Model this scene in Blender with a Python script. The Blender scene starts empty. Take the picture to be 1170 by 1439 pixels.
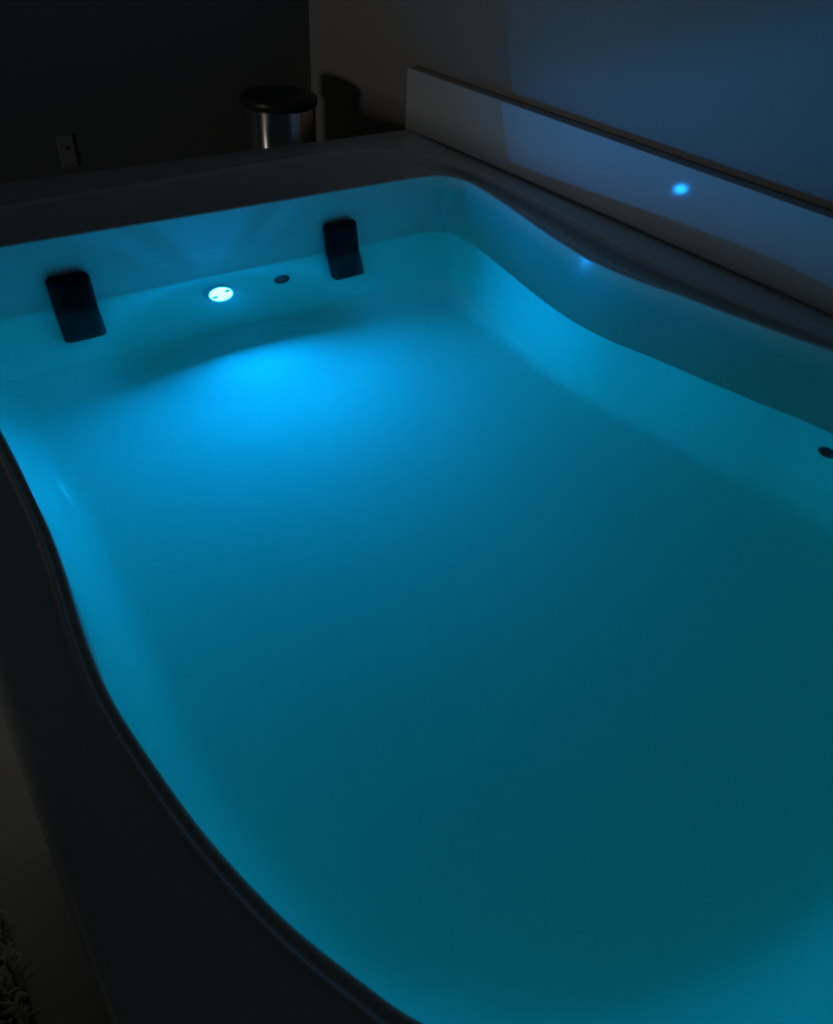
import bpy, bmesh, math, random
import numpy as np
from mathutils import Vector, Matrix
from mathutils.bvhtree import BVHTree

random.seed(7)
scene = bpy.context.scene
COL = scene.collection

# ------------------------------------------------------------------ scale and camera
U = 0.7            # layout unit in metres (height of the lens above the tub deck)
CAM_Z = 1.25       # lens height above the room floor
DECK = CAM_Z - U   # deck height 0.55 m


def W(x, y, z=-1.0):
    """layout units (z measured from the lens) -> metres"""
    return Vector((x * U, y * U, CAM_Z + z * U))


yaw, pitch, roll = (math.radians(a) for a in (37.51424, 39.99866, 3.77616))
fwd = Vector((math.sin(yaw) * math.cos(pitch), math.cos(yaw) * math.cos(pitch), -math.sin(pitch)))
rgt = Vector((math.cos(yaw), -math.sin(yaw), 0))
up = rgt.cross(fwd)
r2 = rgt * math.cos(roll) + up * math.sin(roll)
u2 = up * math.cos(roll) - rgt * math.sin(roll)
cam_d = bpy.data.cameras.new('camera')
cam_d.sensor_fit = 'HORIZONTAL'
cam_d.sensor_width = 36.0
cam_d.lens = 36.0 * 1093.65 / 1170.0
cam_d.clip_start = 0.02
cam = bpy.data.objects.new('camera', cam_d)
COL.objects.link(cam)
M = Matrix((r2, u2, -fwd)).transposed().to_4x4()
M.translation = Vector((0, 0, CAM_Z))
cam.matrix_world = M
scene.camera = cam

# ------------------------------------------------------------------ world, lights, exposure
world = bpy.data.worlds.new('world')
scene.world = world
world.use_nodes = True
wb = world.node_tree.nodes['Background']
wb.inputs[0].default_value = (0.75, 0.92, 1.0, 1)
wb.inputs[1].default_value = 0.0052

vs = scene.view_settings
vs.view_transform = 'Standard'
vs.look = 'None'
vs.exposure = 0.0
vs.gamma = 1.0
vs.use_curve_mapping = False
scene.cycles.max_bounces = 16
scene.cycles.diffuse_bounces = 12
scene.cycles.glossy_bounces = 6
scene.cycles.transmission_bounces = 8
scene.cycles.volume_bounces = 3
scene.cycles.blur_glossy = 0.6
scene.cycles.sample_clamp_indirect = 4.0

LED_COLOR = (0.0010, 0.30, 1.0)
LED_WATT = 7.7
DOOR_WATT = 15.0


def area_light(name, loc, direction, shape, sx, sy, watt, color):
    d = bpy.data.lights.new(name, 'AREA')
    d.shape = shape
    d.size = sx
    d.size_y = sy
    d.energy = watt
    d.color = color
    o = bpy.data.objects.new(name, d)
    COL.objects.link(o)
    o.location = loc
    o.rotation_euler = Vector(direction).to_track_quat('-Z', 'Y').to_euler()
    return o


# dim warm light spilling in through the added doorway at the left
area_light('doorway_light', (-5.0, 0.9, 0.52), (1, 0.22, 0), 'RECTANGLE', 0.8, 0.42, DOOR_WATT, (1.0, 0.93, 0.88))


# ------------------------------------------------------------------ materials
def new_mat(name, base, rough=0.5, metal=0.0, spec=0.5, coat=0.0):
    m = bpy.data.materials.new(name)
    m.use_nodes = True
    b = m.node_tree.nodes['Principled BSDF']
    b.inputs['Base Color'].default_value = (*base, 1)
    b.inputs['Roughness'].default_value = rough
    b.inputs['Metallic'].default_value = metal
    b.inputs['Specular IOR Level'].default_value = spec
    b.inputs['Coat Weight'].default_value = coat
    return m


def noise_bump(m, scale, strength, dist=0.002, detail=3.0, stretch=None):
    nt = m.node_tree
    b = nt.nodes['Principled BSDF']
    tc = nt.nodes.new('ShaderNodeTexCoord')
    n = nt.nodes.new('ShaderNodeTexNoise')
    n.inputs['Scale'].default_value = scale
    n.inputs['Detail'].default_value = detail
    if stretch:
        mp = nt.nodes.new('ShaderNodeMapping')
        mp.inputs['Scale'].default_value = stretch
        nt.links.new(tc.outputs['Object'], mp.inputs[0])
        nt.links.new(mp.outputs[0], n.inputs['Vector'])
    else:
        nt.links.new(tc.outputs['Object'], n.inputs['Vector'])
    bp = nt.nodes.new('ShaderNodeBump')
    bp.inputs['Strength'].default_value = strength
    bp.inputs['Distance'].default_value = dist
    nt.links.new(n.outputs['Fac'], bp.inputs['Height'])
    nt.links.new(bp.outputs[0], b.inputs['Normal'])
    return n


def noise_color(m, c1, c2, scale, detail=4.0, stretch=None):
    nt = m.node_tree
    b = nt.nodes['Principled BSDF']
    tc = nt.nodes.new('ShaderNodeTexCoord')
    n = nt.nodes.new('ShaderNodeTexNoise')
    n.inputs['Scale'].default_value = scale
    n.inputs['Detail'].default_value = detail
    src = tc.outputs['Object']
    if stretch:
        mp = nt.nodes.new('ShaderNodeMapping')
        mp.inputs['Scale'].default_value = stretch
        nt.links.new(src, mp.inputs[0])
        src = mp.outputs[0]
    nt.links.new(src, n.inputs['Vector'])
    rp = nt.nodes.new('ShaderNodeValToRGB')
    rp.color_ramp.elements[0].position = 0.3
    rp.color_ramp.elements[1].position = 0.7
    rp.color_ramp.elements[0].color = (*c1, 1)
    rp.color_ramp.elements[1].color = (*c2, 1)
    nt.links.new(n.outputs['Fac'], rp.inputs[0])
    nt.links.new(rp.outputs[0], b.inputs['Base Color'])


m_acrylic = new_mat('white_acrylic', (0.90, 0.97, 0.88), 0.22, spec=0.5)
# wet acrylic under the water has almost no gloss of its own: its index is close to that of water
nt = m_acrylic.node_tree
geo = nt.nodes.new('ShaderNodeNewGeometry')
sep = nt.nodes.new('ShaderNodeSeparateXYZ')
cmp_ = nt.nodes.new('ShaderNodeMapRange')
cmp_.inputs['From Min'].default_value = CAM_Z - 1.2285 * U
cmp_.inputs['From Max'].default_value = CAM_Z - 1.2275 * U
cmp_.inputs['To Min'].default_value = 0.03
cmp_.inputs['To Max'].default_value = 0.5
nt.links.new(geo.outputs['Position'], sep.inputs[0])
nt.links.new(sep.outputs['Z'], cmp_.inputs['Value'])
nt.links.new(cmp_.outputs[0], nt.nodes['Principled BSDF'].inputs['Specular IOR Level'])
noise_bump(m_acrylic, 260, 0.02, 0.0005)
m_splash = new_mat('backsplash_acrylic', (0.72, 0.73, 0.72), 0.06, spec=0.06)
noise_bump(m_splash, 320, 0.02, 0.0005)
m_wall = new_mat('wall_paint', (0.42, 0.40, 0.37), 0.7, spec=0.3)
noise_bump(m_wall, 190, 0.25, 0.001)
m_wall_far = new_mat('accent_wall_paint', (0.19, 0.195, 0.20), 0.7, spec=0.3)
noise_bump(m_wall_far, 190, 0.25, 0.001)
m_floor = new_mat('floor_vinyl', (0.3, 0.26, 0.22), 0.55, spec=0.4)
noise_color(m_floor, (0.58, 0.56, 0.52), (0.65, 0.63, 0.59), 6, 5, (1, 9, 1))
m_pillow = new_mat('black_vinyl', (0.004, 0.004, 0.008), 0.32, spec=0.3)
noise_bump(m_pillow, 420, 0.08, 0.0004)
m_steel = new_mat('brushed_steel', (0.75, 0.74, 0.72), 0.26, metal=1.0)
m_steel.node_tree.nodes['Principled BSDF'].inputs['Anisotropic'].default_value = 0.75
m_steel.node_tree.nodes['Principled BSDF'].inputs['Anisotropic Rotation'].default_value = 0.25
tg = m_steel.node_tree.nodes.new('ShaderNodeTangent')
tg.direction_type = 'RADIAL'
tg.axis = 'Z'
m_steel.node_tree.links.new(tg.outputs[0], m_steel.node_tree.nodes['Principled BSDF'].inputs['Tangent'])
noise_bump(m_steel, 60, 0.12, 0.0004, 2.0, (1, 1, 40))
m_black = new_mat('black_plastic', (0.045, 0.045, 0.046), 0.35)
m_plate = new_mat('ivory_plastic', (0.34, 0.34, 0.33), 0.4)
m_hole = new_mat('dark_opening', (0.004, 0.005, 0.006), 0.5)
m_chrome = new_mat('grey_jet_plastic', (0.55, 0.57, 0.58), 0.25)
m_clip = new_mat('lamp_grille', (0.05, 0.12, 0.14), 0.5)
m_rug = new_mat('rug_yarn', (0.42, 0.40, 0.38), 0.9, spec=0.1)
noise_color(m_rug, (0.72, 0.70, 0.67), (0.86, 0.84, 0.81), 25)
m_rugbase = new_mat('rug_backing', (0.16, 0.15, 0.14), 0.95, spec=0.1)

m_water = bpy.data.materials.new('clear_water')
m_water.use_nodes = True
nt = m_water.node_tree
nt.nodes.clear()
out = nt.nodes.new('ShaderNodeOutputMaterial')
gl = nt.nodes.new('ShaderNodeBsdfGlass')
gl.inputs['IOR'].default_value = 1.33
gl.inputs['Roughness'].default_value = 0.0
gl.inputs['Color'].default_value = (1, 1, 1, 1)
nt.links.new(gl.outputs[0], out.inputs['Surface'])
# bath water: swallows red, a little blue, and scatters slightly
va = nt.nodes.new('ShaderNodeVolumeCoefficients')
va.inputs['Absorption Coefficients'].default_value = (1.6, 0.0, 0.22)
va.inputs['Scatter Coefficients'].default_value = (0.02, 0.02, 0.02)
va.inputs['Anisotropy'].default_value = 0.5
nt.links.new(va.outputs[0], out.inputs['Volume'])


# ------------------------------------------------------------------ helpers
def link_mesh(name, me, mat, parent=None, smooth=False):
    if mat is not None:
        me.materials.append(mat)
    if smooth:
        for p in me.polygons:
            p.use_smooth = True
    o = bpy.data.objects.new(name, me)
    COL.objects.link(o)
    if parent is not None:
        o.parent = parent
        o.matrix_parent_inverse = parent.matrix_world.inverted()
    return o


def obj(name, bm, mat, parent=None, smooth=False):
    me = bpy.data.meshes.new(name)
    bmesh.ops.recalc_face_normals(bm, faces=bm.faces)
    bm.to_mesh(me)
    bm.free()
    return link_mesh(name, me, mat, parent, smooth)


def add_box(bm, lo, hi, bevel=0.0, seg=2):
    lo, hi = Vector(lo), Vector(hi)
    c = (lo + hi) / 2
    s = hi - lo
    r = bmesh.ops.create_cube(bm, size=1.0, matrix=Matrix.Translation(c) @ Matrix.Diagonal((*s, 1)))
    if bevel > 0:
        es = list({e for v in r['verts'] for e in v.link_edges})
        bmesh.ops.bevel(bm, geom=es, offset=bevel, segments=seg, affect='EDGES', profile=0.5)


def lathe(bm, profile, seg=48, mat=Matrix.Identity(4)):
    """profile: list of (radius, z); radius 0 closes with a pole"""
    rings = []
    for r, z in profile:
        if r <= 1e-6:
            rings.append([bm.verts.new(mat @ Vector((0, 0, z)))])
        else:
            rings.append([bm.verts.new(mat @ Vector((r * math.cos(2 * math.pi * i / seg), r * math.sin(2 * math.pi * i / seg), z))) for i in range(seg)])
    for a, b in zip(rings, rings[1:]):
        for i in range(seg):
            j = (i + 1) % seg
            if len(a) == 1 and len(b) == 1:
                continue
            if len(a) == 1:
                bm.faces.new((a[0], b[i], b[j]))
            elif len(b) == 1:
                bm.faces.new((a[i], a[j], b[0]))
            else:
                bm.faces.new((a[i], a[j], b[j], b[i]))


def tag(o, label, cat, group=None, kind=None):
    o['label'] = label
    if cat:
        o['category'] = cat
    if group:
        o['group'] = group
    if kind:
        o['kind'] = kind
    return o


def empty(name, loc):
    o = bpy.data.objects.new(name, None)
    o.empty_display_size = 0.1
    COL.objects.link(o)
    o.location = loc
    o.matrix_world = Matrix.Translation(loc)
    return o


def structure(name, bm, mat, label=None):
    o = obj(name, bm, mat)
    o['kind'] = 'structure'
    if label:
        o['label'] = label
    return o


# ------------------------------------------------------------------ room shell
WALL_X = 2.39 * U
WALL_Y = 4.352 * U
bm = bmesh.new(); add_box(bm, (-6.0, -2.2, -0.08), (WALL_X + 0.12, WALL_Y + 0.12, 0.0))
structure('floor', bm, m_floor, 'plain brownish floor around the tub')
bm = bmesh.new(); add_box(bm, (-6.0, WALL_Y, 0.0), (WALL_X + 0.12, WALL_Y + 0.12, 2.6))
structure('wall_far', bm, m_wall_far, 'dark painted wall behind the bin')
bm = bmesh.new(); add_box(bm, (WALL_X, -2.2, 0.0), (WALL_X + 0.12, WALL_Y, 2.6))
wall_right = structure('wall_right', bm, m_wall, 'greige painted wall beside the tub')

# unseen wall added to shade the near side; its opening passes the dim light
bm = bmesh.new()
add_box(bm, (-2.62, -2.2, 0.0), (-2.5, 0.86, 2.6))
add_box(bm, (-2.62, 1.98, 0.0), (-2.5, WALL_Y, 2.6))
add_box(bm, (-2.62, 0.86, 2.05), (-2.5, 1.98, 2.6))
structure('wall_left_added', bm, m_wall, 'unseen added wall with a doorway opening, cutting the dim side light')

# ------------------------------------------------------------------ tub outline: rim, bead and floor curves (layout units)
P = [  # rim x, rim y, bead x, bead y, floor x, floor y
    (.223, .208, .200, .190, .44, .30), (.183, .296, .161, .280, .36, .36), (.145, .398, .123, .385, .31, .44),
    (.112, .534, .090, .527, .27, .56), (.094, .66, .071, .655, .24, .68), (.080, .80, .058, .80, .22, .82),
    (.079, .90, .057, .90, .215, .92), (.088, 1.02, .066, 1.02, .215, 1.04), (.100, 1.14, .078, 1.14, .22, 1.15),
    (.110, 1.28, .088, 1.28, .23, 1.29), (.113, 1.45, .091, 1.45, .235, 1.44), (.113, 1.65, .090, 1.65, .25, 1.62),
    (.108, 1.85, .083, 1.87, .26, 1.78), (.095, 2.10, .062, 2.16, .265, 1.95), (.085, 2.30, .045, 2.43, .26, 2.10),
    (.090, 2.48, .045, 2.68, .26, 2.22), (.130, 2.61, .090, 2.87, .29, 2.32), (.230, 2.683, .200, 2.98, .34, 2.36),
    (.400, 2.695, .410, 3.03, .45, 2.385), (.600, 2.694, .620, 3.05, .62, 2.45), (.809, 2.693, .85, 3.06, .83, 2.55),
    (1.05, 2.690, 1.10, 3.08, 1.07, 2.612), (1.345, 2.688, 1.40, 3.10, 1.365, 2.53), (1.60, 2.690, 1.66, 3.115, 1.60, 2.43),
    (1.80, 2.690, 1.85, 3.115, 1.75, 2.385), (1.968, 2.686, 2.0, 3.075, 1.84, 2.365), (2.06, 2.665, 2.10, 3.0, 1.88, 2.34),
    (2.10, 2.61, 2.17, 2.88, 1.895, 2.30), (2.112, 2.52, 2.212, 2.70, 1.90, 2.24), (2.084, 2.325, 2.21, 2.47, 1.89, 2.12),
    (2.045, 2.13, 2.195, 2.22, 1.88, 2.0), (2.018, 2.004, 2.18, 2.05, 1.88, 1.92), (1.985, 1.80, 2.155, 1.82, 1.885, 1.74),
    (1.979, 1.679, 2.142, 1.68, 1.89, 1.62), (1.99, 1.55, 2.14, 1.56, 1.90, 1.52), (2.03, 1.388, 2.15, 1.39, 1.915, 1.36),
    (2.052, 1.267, 2.16, 1.27, 1.94, 1.24), (2.096, 1.046, 2.182, 1.05, 1.97, 1.05), (2.132, .908, 2.195, .91, 2.0, .88),
    (2.15, .75, 2.205, .75, 2.02, .72), (2.15, .55, 2.20, .53, 2.02, .55), (2.10, .33, 2.15, .29, 1.95, .38),
    (1.98, .12, 2.02, .08, 1.84, .23), (1.78, -.03, 1.80, -.08, 1.66, .12), (1.50, -.11, 1.51, -.16, 1.42, .06),
    (1.15, -.14, 1.15, -.185, 1.12, .035), (.85, -.12, .84, -.16, .86, .07), (.60, -.06, .58, -.095, .68, .12),
    (.42, .03, .40, .0, .56, .18), (.30, .12, .275, .095, .49, .24)]
C = np.array(P)
SUB = 6
pts = []
n = len(C)
for i in range(n):
    p0, p1, p2, p3 = C[i - 1], C[i], C[(i + 1) % n], C[(i + 2) % n]
    for k in range(SUB):
        t = k / SUB
        pts.append(0.5 * (2 * p1 + (p2 - p0) * t + (2 * p0 - 5 * p1 + 4 * p2 - p3) * t * t + (3 * p1 - p0 - 3 * p2 + p3) * t ** 3))
S = np.array(pts)
for _ in range(3):
    S = 0.25 * np.roll(S, 1, 0) + 0.5 * S + 0.25 * np.roll(S, -1, 0)
RIM, BEAD, FLO = S[:, 0:2], S[:, 2:4], S[:, 4:6].copy()
N = len(S)


def outward(c):
    t = np.roll(c, -1, 0) - np.roll(c, 1, 0)
    t /= np.linalg.norm(t, axis=1)[:, None]
    return np.stack([-t[:, 1], t[:, 0]], 1)   # loop runs clockwise seen from above


NR, NB = outward(RIM), outward(BEAD)
FARM = np.clip((NR[:, 1] - 0.3) / 0.4, 0, 1)      # 1 along the far wall
for _ in range(60):
    FARM = 0.25 * np.roll(FARM, 1) + 0.5 * FARM + 0.25 * np.roll(FARM, -1)
FLO -= NR * (0.03 * (1 - FARM))[:, None]
for _ in range(12):
    FLO = 0.25 * np.roll(FLO, 1, 0) + 0.5 * FLO + 0.25 * np.roll(FLO, -1, 0)
GAP = np.linalg.norm(BEAD - RIM, axis=1)
WATER = -1.228
FLOOR = -1.62
rings = []   # (xy array, z in layout units)
centre = FLO.mean(0)


def ring(xy, z):
    rings.append((xy, np.full(N, z) if np.isscalar(z) else z))


# basin floor from the middle outwards, very slightly dished
for q in (0.12, 0.3, 0.5, 0.7, 0.85, 0.95):
    ring(centre + (FLO - centre) * q, FLOOR - 0.012 * (1 - q * q))
# walls: swept from the floor up, growing steeper
LIPZ = -1.02
WTOP = -1.16
WALL_IN = 0.018
wtop = RIM - NR * (WALL_IN * np.where(NR[:, 0] < -0.6, 0.15, 0.8))[:, None]
pw_ = 2.15 + (1.65 - 2.15) * FARM
for k in range(0, 19):
    ang = k / 18 * math.pi / 2
    s = math.cos(ang) ** (2 / 1.9)             # depth fraction 1 -> 0
    a = 1 - (1 - s ** pw_) ** (1 / pw_) if k else np.ones(N)   # inset fraction 1 -> 0
    ring(wtop + (FLO - wtop) * a[:, None], WTOP + (FLOOR - WTOP) * s)
for k in (0.35, 0.7):
    ring(wtop + (RIM - wtop) * k, WTOP + (LIPZ - WTOP) * k)
# rolled lip
lr = np.minimum(0.008, GAP * 0.35)
for k in range(0, 7):
    ang = k / 6 * math.pi / 2
    ring(RIM + NR * (lr * (1 - math.cos(ang)))[:, None], -1.0 - lr * (1 - math.sin(ang)))
# lip surface up to the bead and the bead itself
bw = np.minimum(0.044, GAP * 0.42)
lip_out = RIM + NR * lr[:, None]
bin_ = BEAD - NB * (bw * 0.55)[:, None]
for k in (0.15, 0.3, 0.45, 0.6, 0.75, 0.9):
    ring(lip_out + (bin_ - lip_out) * k, -1.0 - 0.50 * bw * math.sin(k * math.pi))
for o, h in ((-0.55, 0.0), (-0.42, 0.10), (-0.25, 0.34), (-0.05, 0.46), (0.15, 0.44), (0.38, 0.30), (0.62, 0.12), (0.9, 0.02), (1.1, 0.0)):
    ring(BEAD + NB * (bw * o)[:, None], -1.0 + bw * h * 0.85 * np.where(GAP < 0.06, 0.75, 0.6))

bm = bmesh.new()
vr = []
for xy, z in rings:
    vr.append([bm.verts.new(W(xy[i, 0], xy[i, 1], z[i])) for i in range(N)])
vc = bm.verts.new(W(centre[0], centre[1], FLOOR - 0.012))
for i in range(N):
    j = (i + 1) % N
    bm.faces.new((vc, vr[0][i], vr[0][j]))
    for a, b in zip(vr, vr[1:]):
        bm.faces.new((a[i], a[j], b[j], b[i]))
# flat deck out to the straight outer edges, with a rounded edge and a short downturned flange
X0, X1, Y0, Y1 = -0.068, 2.385, -0.50, 3.325
er = 0.028


def rect_loop(inset, z, cr=0.03, seg=5):
    res = []
    x0, x1, y0, y1 = X0 + inset, X1 - inset * 0.0, Y0 + inset, Y1 - inset
    for cx, cy, a0 in ((x0 + cr, y1 - cr, 180), (x1 - 0.004, y1 - cr, 90), (x1 - 0.004, y0 + cr, 0), (x0 + cr, y0 + cr, 270)):
        rr = cr if cx < 1 else 0.004
        for k in range(seg + 1):
            a = math.radians(a0 - 90 * k / seg)
            res.append(bm.verts.new(W(cx + rr * math.cos(a), cy + cr * math.sin(a), z)))
    return res


loops = []
for k in range(5):
    ang = k / 4 * math.pi / 2
    loops.append(rect_loop(er * (1 - math.sin(ang)), -1.0 - er * (1 - math.cos(ang))))
loops.append(rect_loop(0.0, -1.06))
loops.append(rect_loop(0.012, -1.065))
for a, b in zip(loops, loops[1:]):
    L = len(a)
    for i in range(L):
        bm.faces.new((a[i], a[(i + 1) % L], b[(i + 1) % L], b[i]))
es = []
for lp in (vr[-1], loops[0]):
    for i in range(len(lp)):
        e = bm.edges.get((lp[i], lp[(i + 1) % len(lp)])) or bm.edges.new((lp[i], lp[(i + 1) % len(lp)]))
        es.append(e)
flat = bmesh.ops.triangle_fill(bm, edges=es, use_beauty=True, use_dissolve=False, normal=(0, 0, 1))
n_flat = len([g for g in flat['geom'] if isinstance(g, bmesh.types.BMFace)])
bvh = BVHTree.FromBMesh(bm)

tub = empty('soaking_tub', W(1.13, 1.4, 0) * 1.0)
tub.location.z = 0
tub.matrix_world = Matrix.Translation(tub.location)
tag(tub, 'large white built-in soaking tub with curved rim, filled with glowing blue water', 'bathtub')
shell = obj('shell', bm, m_acrylic, tub, smooth=True)
for pl in shell.data.polygons[-n_flat:]:
    pl.use_smooth = False
shell.data.set_sharp_from_angle(angle=math.radians(35))
zt = CAM_Z - 1.062 * U
for lo, hi in (((X0 * U + .012, Y0 * U + .012, 0), (X0 * U + .032, Y1 * U - .012, zt)),
               ((X0 * U + .032, Y1 * U - .032, 0), (WALL_X - .002, Y1 * U - .012, zt)),
               ((X0 * U + .032, Y0 * U + .012, 0), (WALL_X - .002, Y0 * U + .032, zt))):
    b2 = bmesh.new(); add_box(b2, lo, hi, 0.003, 1)
    obj('apron_panel', b2, m_acrylic, tub)

# backsplash ledge on the wall along the deck
bm = bmesh.new(); add_box(bm, (2.3295 * U, Y0 * U, DECK - 0.004), (WALL_X, 3.326 * U, DECK + 0.2605 * U), 0.0025, 2)
structure('trim_1', bm, m_splash, 'glossy white backsplash panel along the wall above the tub deck')

# ------------------------------------------------------------------ water surface
bm = bmesh.new()
zs = WATER
# wall outline at the water level, pushed a hair into the acrylic, with a tiny meniscus
lv = []
k = [i for i, (xy, z) in enumerate(rings) if abs(z[0] - WTOP) < 1e-6][0]
best = min(range(6, k + 1), key=lambda q: abs(rings[q][1][0] - WATER))
q0 = best if rings[best][1][0] <= WATER else best - 1
za, zb = rings[q0][1][0], rings[q0 + 1][1][0]
f = (WATER - za) / (zb - za)
wl = rings[q0][0] * (1 - f) + rings[q0 + 1][0] * f
nw = outward(wl)
wv = [[bm.verts.new(W(*(wl[i] + nw[i] * o), WATER + dz)) for i in range(N)] for o, dz in ((-0.012, 0), (-0.005, 0.0006), (0.0, 0.003), (0.001, 0.0035))]
inner = [[bm.verts.new(W(*(centre + (wl[i] - nw[i] * 0.012 - centre) * q), WATER)) for i in range(N)] for q in (0.3, 0.6, 0.85)]
allr = inner + wv
c0 = bm.verts.new(W(centre[0], centre[1], WATER))
for i in range(N):
    j = (i + 1) % N
    bm.faces.new((c0, inner[0][j], inner[0][i]))
    for a, b in zip(allr, allr[1:]):
        bm.faces.new((a[i], a[j], b[j], b[i]))
# the body of the water down to the acrylic
low = [wv[-1]]
for xy, z in reversed(rings[:q0 + 1]):
    nn = outward(xy)
    dz = 0.002 if z[0] < FLOOR + 0.03 else 0.0
    low.append([bm.verts.new(W(xy[i, 0] + nn[i, 0] * 0.0015, xy[i, 1] + nn[i, 1] * 0.0015, z[i] - dz)) for i in range(N)])
for a, b in zip(low, low[1:]):
    for i in range(N):
        j = (i + 1) % N
        bm.faces.new((a[i], a[j], b[j], b[i]))
cb = bm.verts.new(W(centre[0], centre[1], FLOOR - 0.0145))
for i in range(N):
    bm.faces.new((cb, low[-1][i], low[-1][(i + 1) % N]))
water = obj('water', bm, m_water, None, smooth=True)
tag(water, 'still clear water glowing blue, filling the white tub', 'water', kind='stuff')


# ------------------------------------------------------------------ fittings set into the tub wall
def on_wall(x, y, z, d):
    """point and normal where a ray from inside the basin meets the acrylic"""
    hit, nrm, _, _ = bvh.ray_cast(W(x, y, z), Vector(d).normalized())
    if nrm.dot(Vector(d)) > 0:
        nrm = -nrm
    return hit, nrm


def frame(p, nrm, upv=Vector((0, 0, 1))):
    z = nrm.normalized()
    x = upv.cross(z).normalized()
    y = z.cross(x)
    m = Matrix((x, y, z)).transposed().to_4x4()
    m.translation = p
    return m


# the lit underwater lamp
p, nrm = on_wall(1.033, 2.3, -1.354, (0, 1, 0))
nrm = (nrm + Vector((0, 0, 0.36))).normalized()   # the lamp is set tilted up, in a stepped collar
p = p + Vector((0, -0.022, 0))
fr = frame(p, nrm)
LR = 0.046 * U
bm = bmesh.new()
lathe(bm, [(LR * 1.24, -0.035), (LR * 1.22, -0.001), (LR * 1.20, 0.003), (LR * 1.12, 0.005), (LR * 1.03, 0.0045), (LR * 1.0, 0.002), (LR * 0.98, -0.004), (0, -0.004)], 48, fr)
lamp = obj('underwater_lamp', bm, m_chrome, tub, smooth=True)
lamp['label'] = 'round underwater lamp glowing cyan'
for a, r in ((205, 0.62), (25, 0.66)):
    b2 = bmesh.new()
    ca, sa = math.cos(math.radians(a)), math.sin(math.radians(a))
    c = Vector((ca * r * LR, sa * r * LR, 0.0045))
    mm = fr @ Matrix.Translation(c) @ Matrix.Rotation(math.radians(a - 15), 4, 'Z')
    lathe(b2, [(0, -0.001), (0.008, -0.001), (0.008, 0.001), (0.006, 0.0018), (0, 0.002)], 20, mm @ Matrix.Diagonal((1.0, 0.55, 1, 1)))
    obj('lens_clip', b2, m_clip, lamp, smooth=True)
led = area_light('underwater_led', p + nrm * 0.0028, nrm, 'DISK', LR * 1.94, LR * 1.94, LED_WATT, LED_COLOR)
led.data.spread = math.radians(161)
try:
    led.data.cycles.is_caustics_light = True
    water.cycles.is_caustics_caster = True
    for o in (shell, wall_right, bpy.data.objects['trim_1'], bpy.data.objects['wall_far']):
        o.cycles.is_caustics_receiver = True
except Exception as ex:
    print('caustics', ex)


def jet(x, y, z, d, r, name, mats, swing):
    p, nrm = on_wall(x, y, z, d)
    fr = frame(p, nrm)
    b = bmesh.new()
    lathe(b, [(r * 1.0, -0.001), (r * 0.99, 0.0025), (r * 0.9, 0.005), (r * 0.74, 0.0045), (r * 0.68, 0.0015)], 40, fr)
    f_ = obj(name, b, mats[0], tub, smooth=True)
    b = bmesh.new()
    lathe(b, [(r * 0.66, 0.0016), (r * 0.40, 0.0004), (0, 0.0004)], 32, fr)
    obj('opening', b, mats[1], f_, smooth=True)
    if swing:
        b = bmesh.new()
        lathe(b, [(r * 0.36, 0.0), (r * 0.34, 0.004), (r * 0.26, 0.006), (r * 0.14, 0.0055), (r * 0.12, 0.002), (0, 0.002)], 28,
              fr @ Matrix.Translation((-r * 0.10, r * 0.18, 0)))
        obj('nozzle', b, m_clip, f_, smooth=True)
    return f_


jet(1.297, 2.3, -1.366, (0, 1, 0), 0.050 * U, 'water_jet', (m_acrylic, m_hole), True)
jet(1.9, 0.797, -1.335, (1, 0, 0), 0.027 * U, 'water_inlet', (m_black, m_hole), False)


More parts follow.
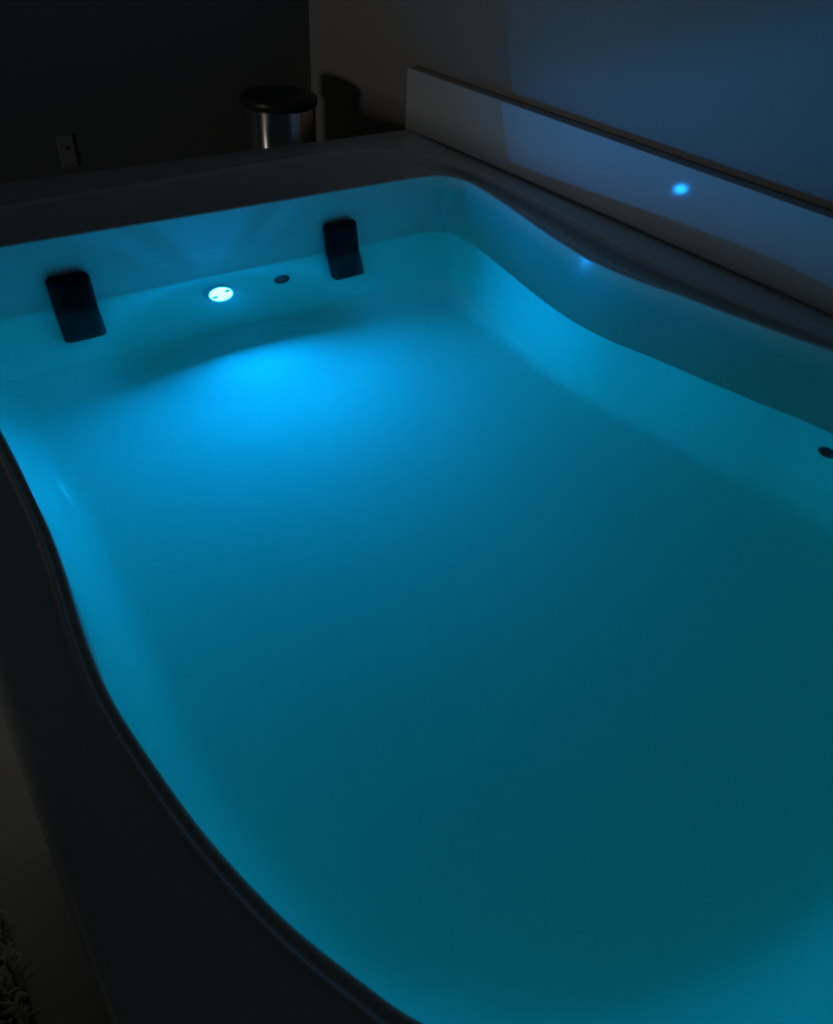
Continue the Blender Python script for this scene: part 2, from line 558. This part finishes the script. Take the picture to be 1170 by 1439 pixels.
# ------------------------------------------------------------------ headrest pillows
def pillow(xc, ztop, zbot, w, label):
    pt, _ = on_wall(xc, 2.2, ztop, (0, 1, 0))
    pb, _ = on_wall(xc, 2.2, zbot, (0, 1, 0))
    upv = (pt - pb)
    hgt = upv.length
    upv.normalize()
    xv = Vector((1, 0, 0))
    nv = xv.cross(upv)          # points back to the camera side (-y)
    if nv.y > 0:
        nv = -nv
    T = 0.026
    fr = Matrix((xv, upv, nv)).transposed().to_4x4()
    fr.translation = (pt + pb) / 2 + nv * 0.001
    root = empty('headrest_pillow', fr.translation)
    bm = bmesh.new()
    nx, ny = 14, 22
    hw, hh = w * U / 2, hgt / 2
    rc = 0.013
    rowsets = []
    for lev, (ins, zz) in enumerate(((0.0, 0.0), (-0.0, 0.008), (0.0, T * 0.62), (0.003, T * 0.86), (0.008, T * 0.97), (0.016, T * 1.02), (0.03, T * 1.04))):
        lp = []
        a_, b_ = hw - ins, hh - ins
        r_ = max(rc - ins * 0.4, 0.004)
        for cx, cy, a0 in ((a_ - r_, b_ - r_, 0), (-a_ + r_, b_ - r_, 90), (-a_ + r_, -b_ + r_, 180), (a_ - r_, -b_ + r_, 270)):
            for k in range(7):
                a = math.radians(a0 + 15 * k)
                x, y = cx + r_ * math.cos(a), cy + r_ * math.sin(a)
                lp.append(bm.verts.new(fr @ Vector((x, y, zz + 0.003 * math.cos(y / hh * 1.4) * (lev > 1)))))
        rowsets.append(lp)
    for a, b in zip(rowsets, rowsets[1:]):
        for i in range(len(a)):
            j = (i + 1) % len(a)
            bm.faces.new((a[i], a[j], b[j], b[i]))
    bm.faces.new(rowsets[-1])
    bm.faces.new(list(reversed(rowsets[0])))
    obj('cushion', bm, m_pillow, root, smooth=True)
    # thin welt seam round the cushion
    bm = bmesh.new()
    lp = []
    path = []
    for cx, cy, a0 in ((hw - rc, hh - rc, 0), (-hw + rc, hh - rc, 90), (-hw + rc, -hh + rc, 180), (hw - rc, -hh + rc, 270)):
        for k in range(7):
            a = math.radians(a0 + 15 * k)
            path.append((cx + rc * math.cos(a), cy + rc * math.sin(a), math.cos(a), math.sin(a)))
    tr = 0.0013
    for x, y, ca, sa in path:
        lp.append([bm.verts.new(fr @ Vector((x + tr * math.cos(q) * ca, y + tr * math.cos(q) * sa, T * 0.62 + tr * math.sin(q)))) for q in (0, 1.571, 3.142, 4.712)])
    for i in range(len(lp)):
        a, b = lp[i], lp[(i + 1) % len(lp)]
        for q in range(4):
            bm.faces.new((a[q], a[(q + 1) % 4], b[(q + 1) % 4], b[q]))
    obj('seam', bm, m_pillow, root, smooth=True)
    tag(root, label, 'pillow', 'black headrest pillows on the tub wall')
    return root


pillow(0.521, -1.120, -1.425, 0.136, 'black vinyl headrest pillow on tub wall, farther from the backsplash')
pillow(1.568, -1.114, -1.430, 0.139, 'black vinyl headrest pillow near the tub corner, beside the small round jet')

# ------------------------------------------------------------------ pedal bin in the room corner
bc = Vector((1.955 * U, 3.90 * U, 0))
bin_root = empty('pedal_bin', bc)
tag(bin_root, 'round stainless steel pedal bin with black lid in the room corner', 'trash can')
mt = Matrix.Translation(bc)
BR = 0.181 * U
HT = CAM_Z - 0.985 * U
bm = bmesh.new(); lathe(bm, [(BR - 0.004, 0.03), (BR, 0.032), (BR, HT - 0.004), (BR - 0.003, HT)], 64, mt)
obj('body', bm, m_steel, bin_root, smooth=True)
bm = bmesh.new(); lathe(bm, [(0, 0), (BR + 0.002, 0), (BR + 0.006, 0.004), (BR + 0.006, 0.026), (BR + 0.001, 0.034), (BR - 0.008, 0.034)], 64, mt)
obj('base_ring', bm, m_black, bin_root, smooth=True)
bm = bmesh.new(); lathe(bm, [(BR - 0.006, HT - 0.002), (BR - 0.006, HT + 0.008), (BR - 0.001, HT + 0.008)], 64, mt)
obj('collar', bm, m_black, bin_root, smooth=True)
LRad = 0.192 * U
bm = bmesh.new()
lathe(bm, [(LRad - 0.012, HT + 0.007), (LRad - 0.001, HT + 0.0075), (LRad, HT + 0.010), (LRad, HT + 0.026), (LRad - 0.002, HT + 0.030), (LRad - 0.008, HT + 0.034),
           (LRad * 0.8, HT + 0.040), (LRad * 0.5, HT + 0.045), (0, HT + 0.047)], 64, mt)
obj('lid', bm, m_black, bin_root, smooth=True)
bm = bmesh.new(); add_box(bm, (bc.x - 0.022, bc.y + LRad - 0.008, HT - 0.05), (bc.x + 0.022, bc.y + LRad + 0.012, HT + 0.026), 0.004)
obj('hinge', bm, m_black, bin_root)
bm = bmesh.new(); add_box(bm, (bc.x - 0.03, bc.y - BR - 0.045, 0.008), (bc.x + 0.03, bc.y - BR + 0.004, 0.018), 0.003)
obj('pedal', bm, m_black, bin_root)

# ------------------------------------------------------------------ wall plate on the far wall
pc = Vector((0.997 * U, WALL_Y, CAM_Z - 1.208 * U))
plate = empty('wall_plate', pc)
tag(plate, 'pale wall plate with one small dark socket on the dark wall', 'wall plate')
bm = bmesh.new(); add_box(bm, (pc.x - .026, pc.y - 0.007, pc.z - .052), (pc.x + .026, pc.y, pc.z + .052), 0.002)
obj('cover', bm, m_plate, plate)
fr = frame(Vector((pc.x + 0.002, pc.y - 0.007, pc.z + 0.012)), Vector((0, -1, 0)))
bm = bmesh.new(); lathe(bm, [(0.0065, -0.001), (0.0065, 0.002), (0.005, 0.0035), (0.003, 0.0035), (0, 0.001)], 20, fr)
obj('socket', bm, m_hole, plate, smooth=True)
for dz in (0.040, -0.040):
    fr = frame(Vector((pc.x, pc.y - 0.007, pc.z + dz)), Vector((0, -1, 0)))
    bm = bmesh.new(); lathe(bm, [(0.003, -0.0005), (0.003, 0.0006), (0.0015, 0.001), (0, 0.001)], 14, fr)
    obj('screw', bm, m_plate, plate, smooth=True)

# ------------------------------------------------------------------ shaggy rug on the floor beside the tub
RX0, RX1, RY0, RY1, RCR = -0.80, -0.165, -0.25, 0.80, 0.10


def in_rug(x, y, m=0.0):
    dx = max(RX0 + RCR - x, x - (RX1 - RCR), 0)
    dy = max(RY0 + RCR - y, y - (RY1 - RCR), 0)
    return math.hypot(dx, dy) <= RCR - m


rug = empty('shag_rug', Vector((-0.48, 0.28, 0)))
tag(rug, 'grey shaggy rug on the floor beside the tub', 'rug')
bm = bmesh.new()
top, bot = [], []
for cx, cy, a0 in ((RX1 - RCR, RY1 - RCR, 0), (RX0 + RCR, RY1 - RCR, 90), (RX0 + RCR, RY0 + RCR, 180), (RX1 - RCR, RY0 + RCR, 270)):
    for k in range(9):
        a = math.radians(a0 + 90 * k / 8)
        x, y = cx + RCR * math.cos(a), cy + RCR * math.sin(a)
        bot.append(bm.verts.new((x, y, 0.0005)))
        top.append(bm.verts.new((x, y, 0.010)))
for i in range(len(top)):
    j = (i + 1) % len(top)
    bm.faces.new((bot[i], bot[j], top[j], top[i]))
bm.faces.new(top)
bm.faces.new(list(reversed(bot)))
obj('backing', bm, m_rugbase, rug)
verts, faces = [], []
cnt = 0
while cnt < 9000:
    x, y = random.uniform(RX0, RX1), random.uniform(RY0, RY1)
    if not in_rug(x, y, 0.004):
        continue
    cnt += 1
    az = random.uniform(0, 2 * math.pi)
    lean = random.uniform(0.2, 1.0)
    ln = random.uniform(0.035, 0.055)
    r0 = random.uniform(0.0028, 0.0042)
    p = Vector((x, y, 0.009))
    d = Vector((math.cos(az) * lean * 0.5, math.sin(az) * lean * 0.5, 1)).normalized()
    base = len(verts)
    segs = 5
    for s in range(segs + 1):
        rr = r0 * (1.0 if s < segs else 0.75)
        a1 = d.orthogonal().normalized()
        b1 = d.cross(a1)
        for q in range(4):
            an = q * math.pi / 2
            v = p + a1 * (rr * math.cos(an)) + b1 * (rr * math.sin(an))
            verts.append((v.x, v.y, max(v.z, 0.004)))
        p = p + d * (ln / segs)
        d = (d + Vector((math.cos(az), math.sin(az), -0.35)) * (0.22 * lean)).normalized()
    for s in range(segs):
        for q in range(4):
            q2 = (q + 1) % 4
            faces.append((base + s * 4 + q, base + s * 4 + q2, base + s * 4 + 4 + q2, base + s * 4 + 4 + q))
    faces.append((base + segs * 4, base + segs * 4 + 1, base + segs * 4 + 2, base + segs * 4 + 3))
me = bpy.data.meshes.new('pile')
me.from_pydata(verts, [], faces)
me.update()
pile = link_mesh('pile', me, m_rug, rug, smooth=True)
pile['kind'] = 'stuff'
